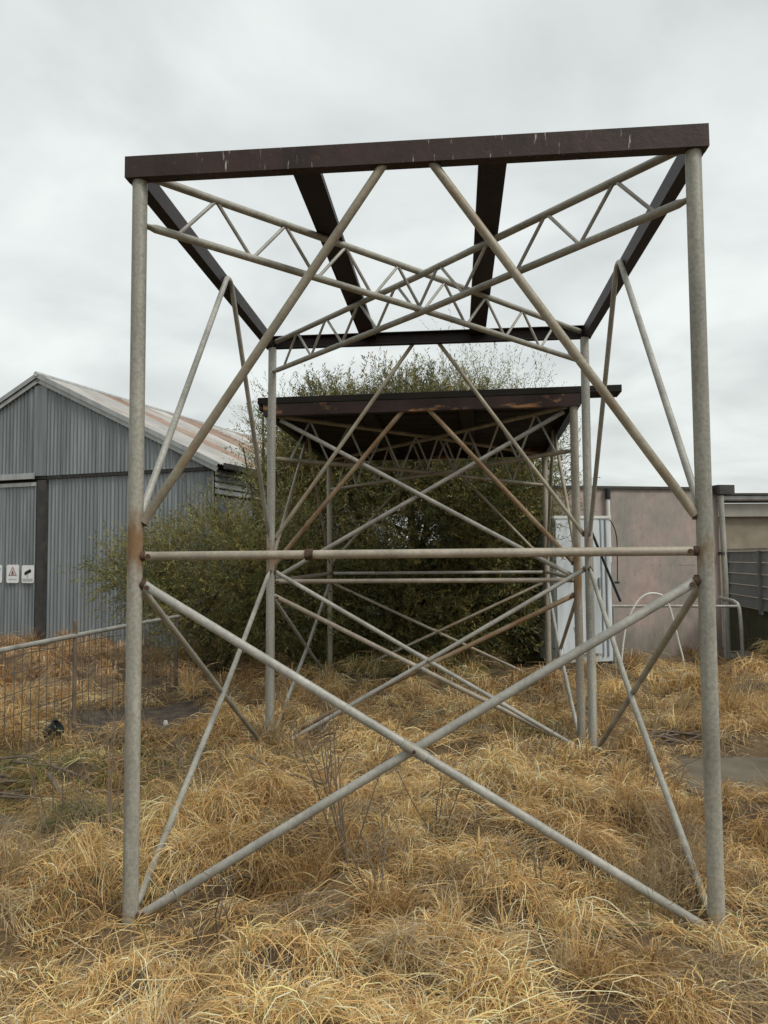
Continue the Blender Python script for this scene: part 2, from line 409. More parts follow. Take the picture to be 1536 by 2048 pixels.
for k in (0, .33, .66, 1):
    for (x, y) in mp:
        X = -1.95 + (x + 1.95) * k; Y = 6.9 + (y - 6.9) * k
        V.append((X, Y, float(gz(X, Y)) + .018 * (1 - k ** 4) + .006))
n = len(mp)
F = [(k * n + i, k * n + (i + 1) % n, (k + 1) * n + (i + 1) % n, (k + 1) * n + i) for k in range(3) for i in range(n)]
tag(obj('mulch_patch', V, F, 'mulch', smooth=True), kind='structure')

# ------------------------------------------------------------------ tank stands
def lerp(a, b, t): return Vector(a) * (1 - t) + Vector(b) * t
def bent_v(foot0, foot1, apex, r_bend=.09):
    """one tube bent into an inverted V with a rounded top"""
    f0, f1, ap = Vector(foot0), Vector(foot1), Vector(apex)
    d0 = (f0 - ap).normalized(); d1 = (f1 - ap).normalized()
    half = math.acos(max(-1, min(1, d0.dot(d1)))) / 2
    ap2 = ap - (d0 + d1).normalized() * (r_bend * (1 / math.sin(half) - 1))     # sharp corner above the rounded top
    d0 = (f0 - ap2).normalized(); d1 = (f1 - ap2).normalized()
    tl = r_bend / math.tan(half); p0 = ap2 + d0 * tl; p1 = ap2 + d1 * tl
    cen = ap2 + (d0 + d1).normalized() * (r_bend / math.sin(half))
    arc = []
    for k in range(9):
        v = (p0 - cen).slerp(p1 - cen, k / 8) if False else ((p0 - cen) * (1 - k / 8) + (p1 - cen) * (k / 8))
        arc.append(cen + v.normalized() * r_bend)
    return [f0] + arc + [f1]

def tank_stand(name, label, base, top, rz, bmat, group, second=False):
    """base/top: FL, FR, BL, BR xy; the frame is one welded thing"""
    H = top['z']
    cen = sum((Vector((*base[k], 0)) for k in ('FL', 'FR', 'BL', 'BR')), Vector()) / 4
    t = thing(name, (cen.x, cen.y, 0), label, 'tank stand', group)
    def pp(k, z): return lerp((*base[k], 0), (*top[k], 0), z / H) + Vector((0, 0, z))
    mats = (lambda *o: random.choice(o))
    for k in ('FL', 'FR', 'BL', 'BR'):
        obj('post', *tube([pp(k, -.2), pp(k, H * .33), pp(k, H * .66), pp(k, H)], .0310, 16), ('post2' if second else ('post1' if k[0] == 'F' else 'post1b')), t, True)
        for z in ((rz + .14, rz, rz - .11) if not second else (rz + .13, rz, rz - .11)):
            q = pp(k, z); inn = (Vector((cen.x, cen.y, z)) - q); inn.z = 0; inn.normalize()
            for ax in (0, 1):
                d = Vector((math.copysign(1, inn.x), 0, 0)) if ax == 0 else Vector((0, math.copysign(1, inn.y), 0))
                obj('lug', *box(q + d * .037, .010, .003, .018, X=d, Y=d.cross(Vector((0, 0, 1))), bev=.0015), 'rust' if random.random() < .7 else 'galv_pink', t)
    # top frame: channels with the web outside
    hb = .092
    def out_dir(k0, k1):
        m = (pp(k0, H) + pp(k1, H)) / 2 - Vector((cen.x, cen.y, H)); e = (pp(k1, H) - pp(k0, H)).normalized()
        m -= e * m.dot(e); m.z = 0; return m.normalized(), e
    for (k0, k1, kind) in (('FL', 'FR', 'f'), ('BL', 'BR', 'b'), ('FL', 'BL', 's'), ('FR', 'BR', 's')):
        o_, e = out_dir(k0, k1)
        A, B = pp(k0, H), pp(k1, H)
        if kind in 'fb':
            A, B = A - e * .050 + o_ * .043, B + e * .050 + o_ * .043
            obj('top_beam', *prism(A, B, -o_, (0, 0, 1), channel_prof(.055, hb)), bmat if kind == 'f' else ('beam_shaded' if not second else 'beam_peel'), t)
        else:
            A, B = A - e * .034 - o_ * .006, B + e * .034 - o_ * .006
            obj('top_beam', *prism(A, B, o_, (0, 0, 1), channel_prof(.056, hb - .006, z0=.003)), 'beam_shaded', t)
    for s, sd in ((.305, -1), (.655, 1)):
        A = lerp(pp('FL', H), pp('FR', H), s); B = lerp(pp('BL', H), pp('BR', H), s + .01)
        e = (B - A).normalized(); sdv = Vector((e.y, -e.x, 0))
        obj('joist', *prism(A - e * .032, B + e * .032, sdv, (0, 0, 1), [(-.06, .058), (.06, .058), (.06, .089), (.054, .089), (.054, .064), (-.054, .064), (-.054, .089), (-.06, .089)]), 'beam_shaded', t)
    # crossing trusses below the deck
    zu, zl = H + (.036 if not second else .012), H - (.185 if not second else .335)
    for (k0, k1) in (('FL', 'BR'), ('FR', 'BL')):
        a0, a1 = pp(k0, zu), pp(k1, zu); b0, b1 = pp(k0, zl), pp(k1, zl)
        m = 'galv' if not second else 'galv_tan'
        off = Vector((0, 0, .012)) if k0 == 'FL' else Vector((0, 0, -.012))
        obj('truss_top_chord', *tube([lerp(a0, a1, .018), lerp(a0, a1, .5) + off, lerp(a0, a1, .982)], .0182), m, t, True)
        obj('truss_bottom_chord', *tube([lerp(b0, b1, .006), lerp(b0, b1, .5) + off, lerp(b0, b1, .994)], .0182, flat0=.05, flat1=.05), m, t, True)
        nb = 8; s0, s1 = .05, .95
        for i in range(nb):
            l0 = lerp(b0, b1, s0 + (s1 - s0) * i / nb); l1 = lerp(b0, b1, s0 + (s1 - s0) * (i + 1) / nb)
            u_ = lerp(a0, a1, s0 + (s1 - s0) * (i + .5) / nb)
            for q in (l0, l1):
                obj('truss_web_rod', *tube([lerp(q, u_, .03), lerp(q, u_, .97)], .0088, 8), 'galv_cold', t, True)
    # bracing, face by face: rail, lower cross, upper bent V
    def weld(o, path, r):
        P = [Vector(p) for p in path]
        for a_, b_ in ((P[0], P[1]), (P[-1], P[-2])):
            d = (b_ - a_).normalized()
            obj('weld_bead', *tube([a_ - d * .006, a_ + d * .002, a_ + d * .011], lambda s, r=r: r * (1.13 - .10 * s), 10), 'rust' if random.random() < .65 else 'galv_pink', o, True)
    def bolts(o, path, o_, r):
        P = [Vector(p) for p in path]
        for a_, b_ in ((P[0], P[1]), (P[-1], P[-2])):
            q = a_ + (b_ - a_).normalized() * .026
            obj('bolt', *tube([q + o_ * r * .3, q + o_ * (r * .62 + .008)], .0095, 6), 'rust', o)
    def face(k0, k1, kind):
        o_, e = out_dir(k0, k1)
        P0 = lambda z: pp(k0, z) + e * .034; P1 = lambda z: pp(k1, z) - e * .034
        front = kind == 'f'
        br = {'f': .0187, 'b': .0165, 's': .0155}[kind]
        mr, mv, mx_ = ('galv_pink', 'galv_tan', 'galv_cold') if not second else ('galv_pink', 'rust_tube', 'galv_pink')
        if kind == 's': mv, mx_ = ('galv_cold', 'galv') if not second else ('galv_tan', 'galv_cold')
        if kind == 'b' and not second: mv, mx_, mr = 'galv_tan', 'galv_cold', 'galv_cold'
        if kind == 'b' and second: mv, mx_, mr = 'galv_tan', 'galv_tan', 'galv_cold'
        fd = o_
        ro = obj('rail', *tube([P0(rz), P1(rz)], .0178, 12, .05, .05, fd), mr, t, True); weld(ro, [P0(rz), P1(rz)], .0178); bolts(ro, [P0(rz), P1(rz)], o_, .0178)
        # lower cross
        c0 = tube([P0(rz - .115), P1(.02)], br, 12, .06, .06, fd)
        co = obj('cross_brace', *c0, mx_, t, True); weld(co, [P0(rz - .115), P1(.02)], br); bolts(co, [P0(rz - .115), P1(.02)], o_, br)
        a, b = P1(rz - .115), P0(.02)
        mid = (P0(rz - .115) + P1(.02) + a + b) / 4
        inn = -o_ * .016
        o2 = obj('cross_brace', *tube([a, mid + (a - mid).normalized() * .12 + inn, mid + (b - mid).normalized() * .12 + inn, b], br, 12, .06, .06, fd), 'rust_tube' if second and kind == 'f' else mx_, t, True)
        weld(o2, [a, b], br); bolts(o2, [a, b], o_, br)
        dd = (P1(.02) - P0(rz - .115)).normalized()
        if kind != 's':
            obj('sleeve', *tube([mid - dd * .055, mid + dd * .055], br * 1.22, 12, fdir=fd), 'galv' if front else mx_, t, True)
            obj('bolt', *tube([mid + o_ * (br * 1.9), mid - o_ * .04], .007, 6), 'rust', t)
        # bent V
        ap = (pp(k0, H + .068) + pp(k1, H + .068)) / 2 + o_ * {'f': .012, 'b': .062, 's': -.023}[kind]
        if second and kind == 'f': ap += e * (-.02)
        obj('bent_v_brace', *tube(bent_v(P0(rz + .14) + o_ * .004, P1(rz + .14) + o_ * .004, ap + Vector((0, 0, {'f': 0, 'b': .012, 's': -.012}[kind])), {'f': .115, 'b': .10, 's': .085}[kind]), br * (.9 if kind == 'b' else 1), 12, .06, .06, fd), mv, t, True)
        if second and kind == 'f':
            for (q0, q1) in ((P0(H - .02) + e * .03, P1(rz + .03)), (P1(H - .02) - e * .03, P0(rz + .03))):
                k_ = -o_ * (.055 if q0 is not None and (q0 - pp(k0, H)).length < .2 else .09)
                obj('upper_cross_brace', *tube([q0 + k_, q1 + k_ * .5], .0175, 12, .05, .05, fd), 'galv_cold', t, True)
    for a in (('FL', 'FR', 'f'), ('BL', 'BR', 'b'), ('FL', 'BL', 's'), ('FR', 'BR', 's')): face(*a)
    if not second:
        o_, e = out_dir('FL', 'FR'); q = lerp(pp('FL', rz), pp('FR', rz), .318) + o_ * .004
        obj('pipe_clamp', *tube([q - e * .016, q + e * .016], .0235, 12), 'rust', t, True)
        obj('clamp_bolt', *tube([q + o_ * .02 - e * .004 - Vector((0, 0, .0)), q + o_ * .048 - e * .004], .009, 6), 'rust', t)
    return t

stand1 = tank_stand('tank_stand', 'tall bare tank stand of galvanised pipe with open maroon top frame, nearest the camera',
                    dict(FL=(-1.028, 3.098), FR=(1.25, 2.951), BL=(-.870, 5.686), BR=(1.484, 5.497)),
                    dict(FL=(-1.027, 3.123), FR=(1.25, 2.924), BL=(-.844, 5.694), BR=(1.495, 5.490), z=3.05),
                    1.456, 'beam', 'pipe tank stands')
S2 = dict(FL=(-.904, 6.003), FR=(1.456, 5.701), BL=(-.643, 8.862), BR=(1.837, 8.547))
stand2 = tank_stand('tank_stand', 'lower rusty tank stand carrying dark timber decking, in front of the bush',
                    S2, dict(S2, z=2.578), 1.257, 'beam_peel', 'pipe tank stands', True)
# timber deck boards lie loose on the second stand: each is a thing of its own
e = Vector((S2['FR'][0] - S2['FL'][0], S2['FR'][1] - S2['FL'][1], 0)).normalized(); dn = Vector((-e.y, e.x, 0))
p0 = Vector((S2['FL'][0], S2['FL'][1], 2.674)); y = -.03; k = 0
while y < 2.85:
    w = random.uniform(.20, .25); th = random.uniform(.045, .055)
    l0 = -.12 + random.uniform(-.05, .03); l1 = 2.46 + random.uniform(-.05, .08)
    if k == 0: l0, l1 = -.10, 2.735
    if k == 1: l0, l1 = -.16, 2.50
    zz = random.uniform(.001, .006)
    A = p0 + e * l0 + dn * (y + w / 2) + Vector((0, 0, zz)); B = p0 + e * l1 + dn * (y + w / 2) + Vector((0, 0, zz))
    names = ['foremost dark deck board, sticking out past the right post of the rear stand', 'second dark deck board from the front on the rear stand']
    ords = ['third', 'fourth', 'fifth', 'sixth', 'seventh', 'eighth', 'ninth', 'tenth', 'eleventh', 'twelfth', 'thirteenth', 'fourteenth']
    lab = names[k] if k < 2 else ords[k - 2] + ' dark deck board from the front, laid across the rear stand'
    V, F = prism(A, B, dn, (0, 0, 1), [(-w / 2, .004), (-w / 2 + .004, 0), (w / 2 - .004, 0), (w / 2, .004), (w / 2, th - .004), (w / 2 - .004, th), (-w / 2 + .004, th), (-w / 2, th - .004)])
    tag(obj('deck_board', V, F, 'timber', org=tuple(A)), lab, 'board', 'deck boards on the rear stand')
    y += w + .012; k += 1

# ------------------------------------------------------------------ corrugated iron shed
az = R(19)
SC = Vector((-2.65, 11.7, 0)); SL = Vector((-math.cos(az), math.sin(az), 0)); SD = Vector((math.sin(az), math.cos(az), 0)); UP = Vector((0, 0, 1))
HALF, PEAK, EAVE, LINT, LEN = 3.39, 4.56, 2.93, 2.87, 8.4
shed = thing('corrugated_shed', tuple(SC), 'grey corrugated iron shed with pale rusting gable roof at left', 'shed')
def roof_z(t): return PEAK - (PEAK - EAVE) * abs(t - HALF) / HALF
def corr_sheet(name, O, A, Nn, w, zlo, zhi, mat, parent, amp=.012, pitch=.076, per=8, rows=2):
    """sheet with real corrugations: runs along A from O, height between zlo(a) and zhi(a), bulging along Nn"""
    n = max(2, int(round(w / pitch * per))); V, F = [], []
    for i in range(n + 1):
        a_ = w * i / n; off = math.sin(2 * math.pi * a_ / pitch) * amp
        z0 = zlo(a_) if callable(zlo) else zlo; z1 = zhi(a_) if callable(zhi) else zhi
        for r_ in range(rows): 
            V.append(O + A * a_ + Nn * off + UP * (z0 + (z1 - z0) * r_ / (rows - 1)))
    for i in range(n):
        for r_ in range(rows - 1):
            F.append((i * rows + r_, (i + 1) * rows + r_, (i + 1) * rows + r_ + 1, i * rows + r_ + 1))
    return obj(name, V, F, mat, parent, True)
FN = -SD
sw = .72
# dark inner skins keep the building closed behind the sheets
tq = [SC + SD * .06 + SL * .03, SC + SD * .06 + SL * (2 * HALF - .03)]
V = [tq[0], tq[1], tq[1] + UP * EAVE, SC + SD * .06 + SL * HALF + UP * (PEAK - .03), tq[0] + UP * EAVE]
V = V + [v + SD * (LEN - .12) for v in V]
obj('inner_frame', V, [(4, 3, 2, 1, 0), (5, 6, 7, 8, 9), (0, 1, 6, 5), (1, 2, 7, 6), (4, 0, 5, 9)], 'dark', shed)
k = 0; t_ = 0.0
while t_ < 3.22:                          # fixed wall sheets right of the door post
    w = min(sw, 3.24 - t_)
    corr_sheet('wall_sheet', SC + SL * t_ + FN * (.004 * (k % 2)), SL, FN, w + .02, -.1, LINT - .03, 'corr', shed); t_ += sw; k += 1
t_ = 0.0; k = 0
while t_ < 2 * HALF:                      # gable sheets stand proud over the lintel
    w = min(sw, 2 * HALF - t_)
    corr_sheet('gable_sheet', SC + SL * t_ + FN * (.055 + .004 * (k % 2)), SL, FN, w + (.02 if t_ + sw < 2 * HALF else 0), LINT, lambda a, q=t_: roof_z(min(2 * HALF, q + a)) - .02, 'corr', shed); t_ += sw; k += 1
obj('lintel', *prism(SC + FN * .045 + UP * (LINT - .05), SC + SL * (2 * HALF) + FN * .045 + UP * (LINT - .05), SD, UP, [(0, 0), (.08, 0), (.08, .06), (0, .06)]), 'dark', shed)
obj('door_post', *prism(SC + SL * 3.235 + FN * .075 + UP * -.05, SC + SL * 3.395 + FN * .075 + UP * -.05, SD, UP, [(0, 0), (.07, 0), (.07, LINT - .02), (0, LINT - .02)]), 'dark', shed)
door = obj('sliding_door', *prism(SC + SL * 3.42 + FN * .05, SC + SL * 5.9 + FN * .05, SD, UP, [(0, 0), (.02, 0), (.02, 2.72), (0, 2.72)]), 'dark', shed)
t_ = 3.42; k = 0
while t_ < 5.85:
    corr_sheet('door_sheet', SC + SL * t_ + FN * (.064 + .004 * (k % 2)), SL, FN, min(.74, 5.9 - t_), .02, 2.74, 'corr', door); t_ += .72; k += 1
obj('door_header', *prism(SC + SL * 3.41 + FN * .088 + UP * 2.70, SC + SL * 5.92 + FN * .088 + UP * 2.70, SD, UP, [(0, 0), (.012, 0), (.012, .065), (0, .065)]), 'flash', door)
obj('door_track', *prism(SC + SL * 3.44 + FN * .14 + UP * 2.82, SC + SL * 6.6 + FN * .14 + UP * 2.82, SD, UP, [(0, 0), (.05, 0), (.05, .10), (0, .10)]), 'flash', shed)
obj('cover_strip', *prism(SC + SL * 3.2 + FN * .085 + UP * LINT, SC + SL * 3.47 + FN * .085 + UP * LINT, SD, UP, [(0, 0), (.006, 0), (.006, PEAK - LINT - .14), (0, PEAK - LINT - .14)]), 'corr', shed)
t_ = 5.9; 
while t_ < 2 * HALF: corr_sheet('wall_sheet', SC + SL * t_, SL, FN, min(sw, 2 * HALF - t_), -.1, LINT - .03, 'corr', shed); t_ += sw
# right side wall: corrugated below, horizontal slats under the eave
t_ = .02; k = 0
while t_ < LEN - .1:
    w = min(sw, LEN - .02 - t_)
    corr_sheet('side_sheet', SC + SD * t_ - SL * (.012 + .004 * (k % 2)), SD, -SL, w + .02, -.1, 2.42, 'corr', shed); t_ += sw; k += 1
for i, z in enumerate((2.46, 2.56, 2.66, 2.76)):
    obj('side_slat', *prism(SC - SL * .02 + UP * z, SC + SD * LEN - SL * .02 + UP * z, -SL, UP, [(0, 0), (.03, -.015), (.035, .0), (.005, .075), (0, .075)]), 'flash' if i % 2 else 'corr', shed)
for sgn in (1, -1):                       # two roof slopes of separate sheets running ridge to eave
    ov = .16; eave = SC + SL * (-ov if sgn == 1 else 2 * HALF + ov) + UP * (EAVE - (PEAK - EAVE) * ov / HALF + .05); ridge = SC + SL * HALF + UP * (PEAK + .05)
    dn = (eave - ridge); ln = dn.length; dn.normalize(); nn = SD.cross(dn) ; nn = nn if nn.z > 0 else -nn
    t_ = -.14; k = 0
    while t_ < LEN:
        w = .74; n = 80; V, F = [], []
        sh = random.uniform(-.02, .02)
        for i in range(n + 1):
            a_ = w * i / n
            o_ = math.sin(2 * math.pi * a_ / .076) * .009 + .004 * (k % 2)
            for r_ in range(4): V.append(ridge + SD * (t_ + a_) + dn * ((ln + sh) * r_ / 3) + nn * o_)
        for i in range(n):
            for r_ in range(3): F.append((i * 4 + r_, (i + 1) * 4 + r_, (i + 1) * 4 + r_ + 1, i * 4 + r_ + 1))
        obj('roof_sheet', V, F, 'corr_roof_rusty' if (k in (2, 5, 6, 9) and sgn == 1) else 'corr_roof', shed, True); t_ += .72; k += 1
    bA, bB = ridge + FN * .145, eave + FN * .145
    obj('barge_flashing', *prism(bA + nn * .02, bB + nn * .02, SD, -nn, [(0, 0), (.006, 0), (.006, .075), (0, .075)]), 'flash', shed)
    obj('barge_board', *prism(bA + nn * -.06 + SD * .03, bB + nn * -.06 + SD * .03, SD, -nn, [(0, 0), (.03, 0), (.03, .07), (0, .07)]), 'flash', shed)
V, F = tube([ridge - SD * .16 + UP * .0, ridge + SD * LEN + UP * .0], .045, 8)
obj('ridge_cap', V, F, 'flash', shed, True)
obj('gutter', *prism(SC - SL * .17 + UP * (EAVE - .10), SC + SD * LEN - SL * .17 + UP * (EAVE - .10), -SL, UP, [(0, 0), (.09, 0), (.10, .08), (.09, .08), (.08, .012), (.01, .012), (.01, .10), (0, .10)]), 'dark', shed)

# signs screwed to the sliding door
def flat_mat(name, c):
    m, t, b = newmat(name, .5); b.inputs['Base Color'].default_value = (*c, 1); return m
M['signwhite'] = simple('sign_white', (.66, .67, .66), (.78, .79, .78), 12, .45, bmp=0)
M['signblue'] = flat_mat('sign_blue', (.10, .19, .30)); M['signred'] = flat_mat('sign_red', (.33, .07, .05)); M['signblack'] = flat_mat('sign_black', (.015, .015, .016))
M['signgrey'] = flat_mat('sign_grey', (.42, .42, .41)); M['signink'] = flat_mat('sign_ink', (.12, .11, .11))
def sign(t0, t1, z0, z1, label):
    cx = (t0 + t1) / 2; cz = (z0 + z1) / 2; O = SC + SL * cx + FN * .092 + UP * cz
    hw, hh = abs(t1 - t0) / 2, (z1 - z0) / 2
    th = thing('warning_sign', tuple(O), label, 'sign', 'signs on the shed door')
    prof = []
    for (sx, sz) in ((1, 1), (-1, 1), (-1, -1), (1, -1)):
        for q in range(4):
            a_ = {(1, 1): 0, (-1, 1): 90, (-1, -1): 180, (1, -1): 270}[(sx, sz)] + q * 30
            prof.append((sx * (hw - .03) + .03 * math.cos(R(a_)), sz * (hh - .03) + .03 * math.sin(R(a_))))
    obj('plate', *prism(O, O + FN * .004, -SL, UP, prof), 'signwhite', th)
    def poly(name, pts, mat, lift=.006): obj(name, *prism(O + FN * .0045, O + FN * lift, -SL, UP, pts), mat, th)
    return poly
p = sign(4.10, 4.38, 1.06, 1.37, 'white and blue sign on shed door, farthest left and cut by the photo edge')
p('blue_band', [(-.12, .05), (.105, .05), (.105, .10), (-.12, .10)], 'signblue')
p('blue_symbol', [(-.08, .0), (.0, -.05), (.09, .0), (.06, .025), (0, -.015), (-.05, .02)], 'signblue')
p('text_line', [(-.10, -.11), (.09, -.11), (.09, -.095), (-.10, -.095)], 'signgrey')
p = sign(3.73, 4.0, 1.06, 1.37, 'white warning sign with a triangle on shed door, between two other signs')
def ring_tri(r0, r1):
    return None
for (a0, a1) in ((90, 210), (210, 330), (330, 450)):
    o0 = (.105 * math.cos(R(a0)), .02 + .105 * math.sin(R(a0))); o1 = (.105 * math.cos(R(a1)), .02 + .105 * math.sin(R(a1)))
    i0_ = (.078 * math.cos(R(a0)), .02 + .078 * math.sin(R(a0))); i1_ = (.078 * math.cos(R(a1)), .02 + .078 * math.sin(R(a1)))
    p('triangle_side', [o0, o1, i1_, i0_], 'signred')
p('figure', [(-.03, -.012), (.03, -.012), (.018, .03), (.008, .055), (-.008, .055), (-.018, .03)], 'signink')
p('text_line', [(-.09, -.10), (.09, -.10), (.09, -.085), (-.09, -.085)], 'signgrey')
p = sign(3.41, 3.67, 1.06, 1.36, 'white sign with a black security camera symbol on shed door, nearest the door post')
p('camera_body', [(-.075, -.0), (-.065, .035), (.05, .085), (.075, .06), (.07, .03), (-.05, -.02)], 'signblack')
p('camera_mount', [(-.02, -.06), (.01, -.06), (.015, .02), (-.005, .015)], 'signgrey')
p('base_band', [(-.11, -.125), (.11, -.125), (.11, -.075), (-.11, -.075)], 'signgrey')

# ------------------------------------------------------------------ low wire fence at left
fd = Vector((math.sin(R(8.3)), math.cos(R(8.3)), 0)); f0 = Vector((-2.515, 6.12, 0))
fence = thing('wire_fence', tuple(f0), 'low wire mesh fence with a pale pipe top rail at left', 'fence')
def fz(s, z): 
    q = f0 + fd * s; return q + UP * z
obj('top_rail', *tube([fz(-3.2, .835), fz(-1, .826), fz(.6, .832), fz(2.05, .828)], .019), 'galv_cold', fence, True)
for s in (-2.6, .03, 2.0):
    obj('fence_post', *tube([fz(s, -.1), fz(s, .95 if s == .03 else .82)], .017), 'deadwood' if s == .03 else 'wire', fence, True)
wires = []
s = -3.15
while s < 2.0:
    b_ = random.uniform(-.006, .006)
    wires.append(tube([fz(s, -.02), fz(s + b_, .4), fz(s + random.uniform(-.005, .005), .82)], .0030, 4)); s += .1
for z in (.08, .22, .36, .50, .64, .76):
    wires.append(tube([fz(-3.2 + i * .52, z + random.uniform(-.012, .012)) for i in range(11)], .0028, 4))
obj('wire_mesh', *join(wires), 'wire', fence)

# ------------------------------------------------------------------ buildings and clutter at right
wa = R(78); WD = Vector((math.sin(wa), math.cos(wa), 0)); WN = Vector((WD.y, -WD.x, 0)); W0 = Vector((3.6, 9.9, 0))   # WN faces the camera
bld = thing('rendered_outbuilding', (3.6, 9.9, 0), 'flat topped outbuilding with blotched pinkish grey rendered wall at right', 'building')
obj('wall', *prism(W0 + WD * -1.6 + UP * -.2, W0 + WD * .9 + UP * -.2, -WN, UP, [(0, 0), (3.2, 0), (3.2, 2.50), (0, 2.50)]), 'render', bld)
obj('roof_capping', *prism(W0 + WD * -1.65 + UP * 2.30, W0 + WD * .95 + UP * 2.30, -WN, UP, [(-.03, 0), (3.24, 0), (3.24, .035), (-.03, .035)]), 'dark', bld)
def wp(s, z, o=0.0): return W0 + WD * s + UP * z + WN * o
dp = obj('downpipe', *tube([wp(-.735, 1.35, .05), wp(-.735, 2.16, .05)], .026), 'pvc', bld, True)
obj('pipe_outlet', *tube([wp(-.735, 2.16, .05), wp(-.735, 2.30, .05)], .034), 'black', dp, True)
dp = obj('downpipe', *tube([wp(.93, -.1, .06), wp(.93, 1.1, .062), wp(.905, 2.22, .06)], .036), 'galv_cold', bld, True)
obj('rainhead', *box(wp(.96, 2.30, .03), .13, .09, .06, X=WD, Y=WN, bev=.02), 'dark', dp)
obj('pipe_bracket', *box(wp(.92, 1.45, .05), .05, .045, .02, X=WD, Y=WN, bev=.008), 'dark', dp)

b2 = thing('tan_building', (7.5, 12.3, 0), 'tan walled building with beige fascia and dark gutter at far right edge', 'building')
obj('wall', *prism((5.2, 12.15, -.2), (11.0, 12.6, -.2), (-.077, .997, 0), UP, [(0, 0), (4, 0), (4, 2.3), (0, 2.3)]), 'tanwall', b2)
obj('fascia', *prism((5.15, 12.05, 2.04), (11.0, 12.5, 2.04), (-.077, .997, 0), UP, [(0, 0), (.06, 0), (.06, .21), (0, .21)]), 'beige', b2)
obj('gutter', *prism((5.1, 11.93, 2.29), (11.0, 12.38, 2.29), (-.077, .997, 0), UP, [(0, .02), (.02, 0), (.10, 0), (.10, .075), (0, .075)]), 'flash', b2)
obj('roof_edge', *prism((5.05, 11.88, 2.375), (11.0, 12.33, 2.375), (-.077, .997, 0), UP, [(0, 0), (4, .15), (4, .18), (0, .03)]), 'dark', b2)

# horizontal board fence on a mossy plinth
ra, rb = Vector((5.21, 11.6, 0)), Vector((4.78, 8.3, 0)); rd = (rb - ra).normalized(); rn = Vector((rd.y, -rd.x, 0)); rn = rn if rn.x < 0 else -rn
rf = thing('board_fence', tuple(ra), 'grey green horizontal board fence on a low mossy base at right edge', 'fence')
for i in range(5):
    z = .70 + i * .157
    obj('board', *prism(ra + UP * z, rb + UP * z, rn, UP, [(0, 0), (.03, .0), (.012, .145), (0, .145)]), 'ribbed', rf)
obj('capping', *prism(ra + UP * 1.487, rb + UP * 1.487, rn, UP, [(-.03, 0), (.05, 0), (.05, .03), (-.03, .03)]), 'galv_cold', rf)
for s in (.25, 1.6, 2.9): obj('post', *box(ra + rd * s + rn * .035 + UP * 1.06, .03, .02, .42, X=rd, Y=rn, bev=.004), 'ribbed', rf)
obj('base', *prism(ra - rn * .08 + UP * -.2, rb - rn * .08 + UP * -.2, rn, UP, [(0, 0), (.06, 0), (.06, .885), (0, .885)]), 'moss', rf)
wk = thing('plank_walkway', (4.6, 9.9, 0), 'low walkway of weathered grey planks beside the board fence', 'walkway')
for i in range(9):
    y = 8.9 + i * .22 + random.uniform(-.015, .015)
    obj('plank', *box((4.72 + random.uniform(-.02, .02) + (y - 8.9) * .13, y, .05 + random.uniform(-.008, .008)), .33, .098, .022, X=Vector((1, random.uniform(-.03, .03), 0)).normalized(), bev=.006), 'plank', wk)
hr = thing('pipe_handrail', (4.32, 9.2, 0), 'bent galvanised pipe handrail standing beside the plank walkway', 'handrail')
obj('rail', *tube([(4.38, 9.9, .87), (4.33, 9.42, .86), (4.315, 9.27, .835), (4.312, 9.215, .77), (4.318, 9.2, .55), (4.324, 9.2, -.1)][::1], .022), 'galv_cold', hr, True)
obj('leg', *tube([(4.36, 9.75, .86), (4.36, 9.75, -.1)], .021), 'galv_cold', hr, True)
obj('cross_bar', *tube([(2.74, 9.28, .818), (3.5, 9.27, .812), (4.313, 9.24, .803)], .017), 'galv_cold', hr, True)
obj('leg', *tube([(2.80, 9.28, .82), (2.80, 9.28, -.1)], .017), 'galv_cold', hr, True)

cab = thing('metal_cabinet', (2.38, 9.35, 0), 'tall chalky white metal cabinet against the pinkish wall, half behind foliage', 'cabinet')
CX, CY = Vector((.985, .17, 0)), Vector((-.17, .985, 0)); cc = Vector((2.36, 9.42, 0))
obj('body', *box(cc + UP * 1.03, .37, .27, .87, X=CX, Y=CY, bev=.02), 'white', cab)
d_ = obj('door', *box(cc + UP * 1.06 - CY * .285 - CX * .07, .285, .012, .80, X=CX, Y=CY, bev=.006), 'white', cab)
obj('handle', *box(cc + UP * 1.1 - CY * .307 + CX * .19, .012, .01, .07, X=CX, Y=CY, bev=.003), 'seam', d_)
obj('top_rim', *box(cc + UP * 1.905, .385, .285, .016, X=CX, Y=CY, bev=.02), 'pvc', cab)
for q in (.235, .30): obj('edge_strip', *box(cc + UP * 1.05 - CY * .278 + CX * q, .008, .008, .83, X=CX, Y=CY), 'seam', cab)
obj('plinth', *box(cc + UP * .08, .35, .25, .10, X=CX, Y=CY), 'dark', cab)
rod = tag(obj('leaning_rod', *tube([(2.44, 8.96, 1.79), (2.63, 8.98, 1.31), (2.80, 9.0, .89)], .016, 8), 'black', org=(2.8, 9, .89), smooth=True), 'thin black rod leaning across the white cabinet', 'rod')
hs = []
for (x, z) in ((2.74, 1.905), (2.82, 1.88), (2.875, 1.79), (2.902, 1.68), (2.908, 1.595), (2.906, 1.35), (2.90, 1.12)): hs.append((x, 9.42, z))
cable = thing('hanging_cable', (2.9, 9.42, 1.1), 'thin dark cable curving from cabinet top down the pinkish wall', 'cable')
obj('cable_run', *tube(smooth_path(hs), .007, 6), 'black', cable, True); obj('connector', *box((2.895, 9.42, 1.10), .028, .012, .014, bev=.003), 'black', cable)
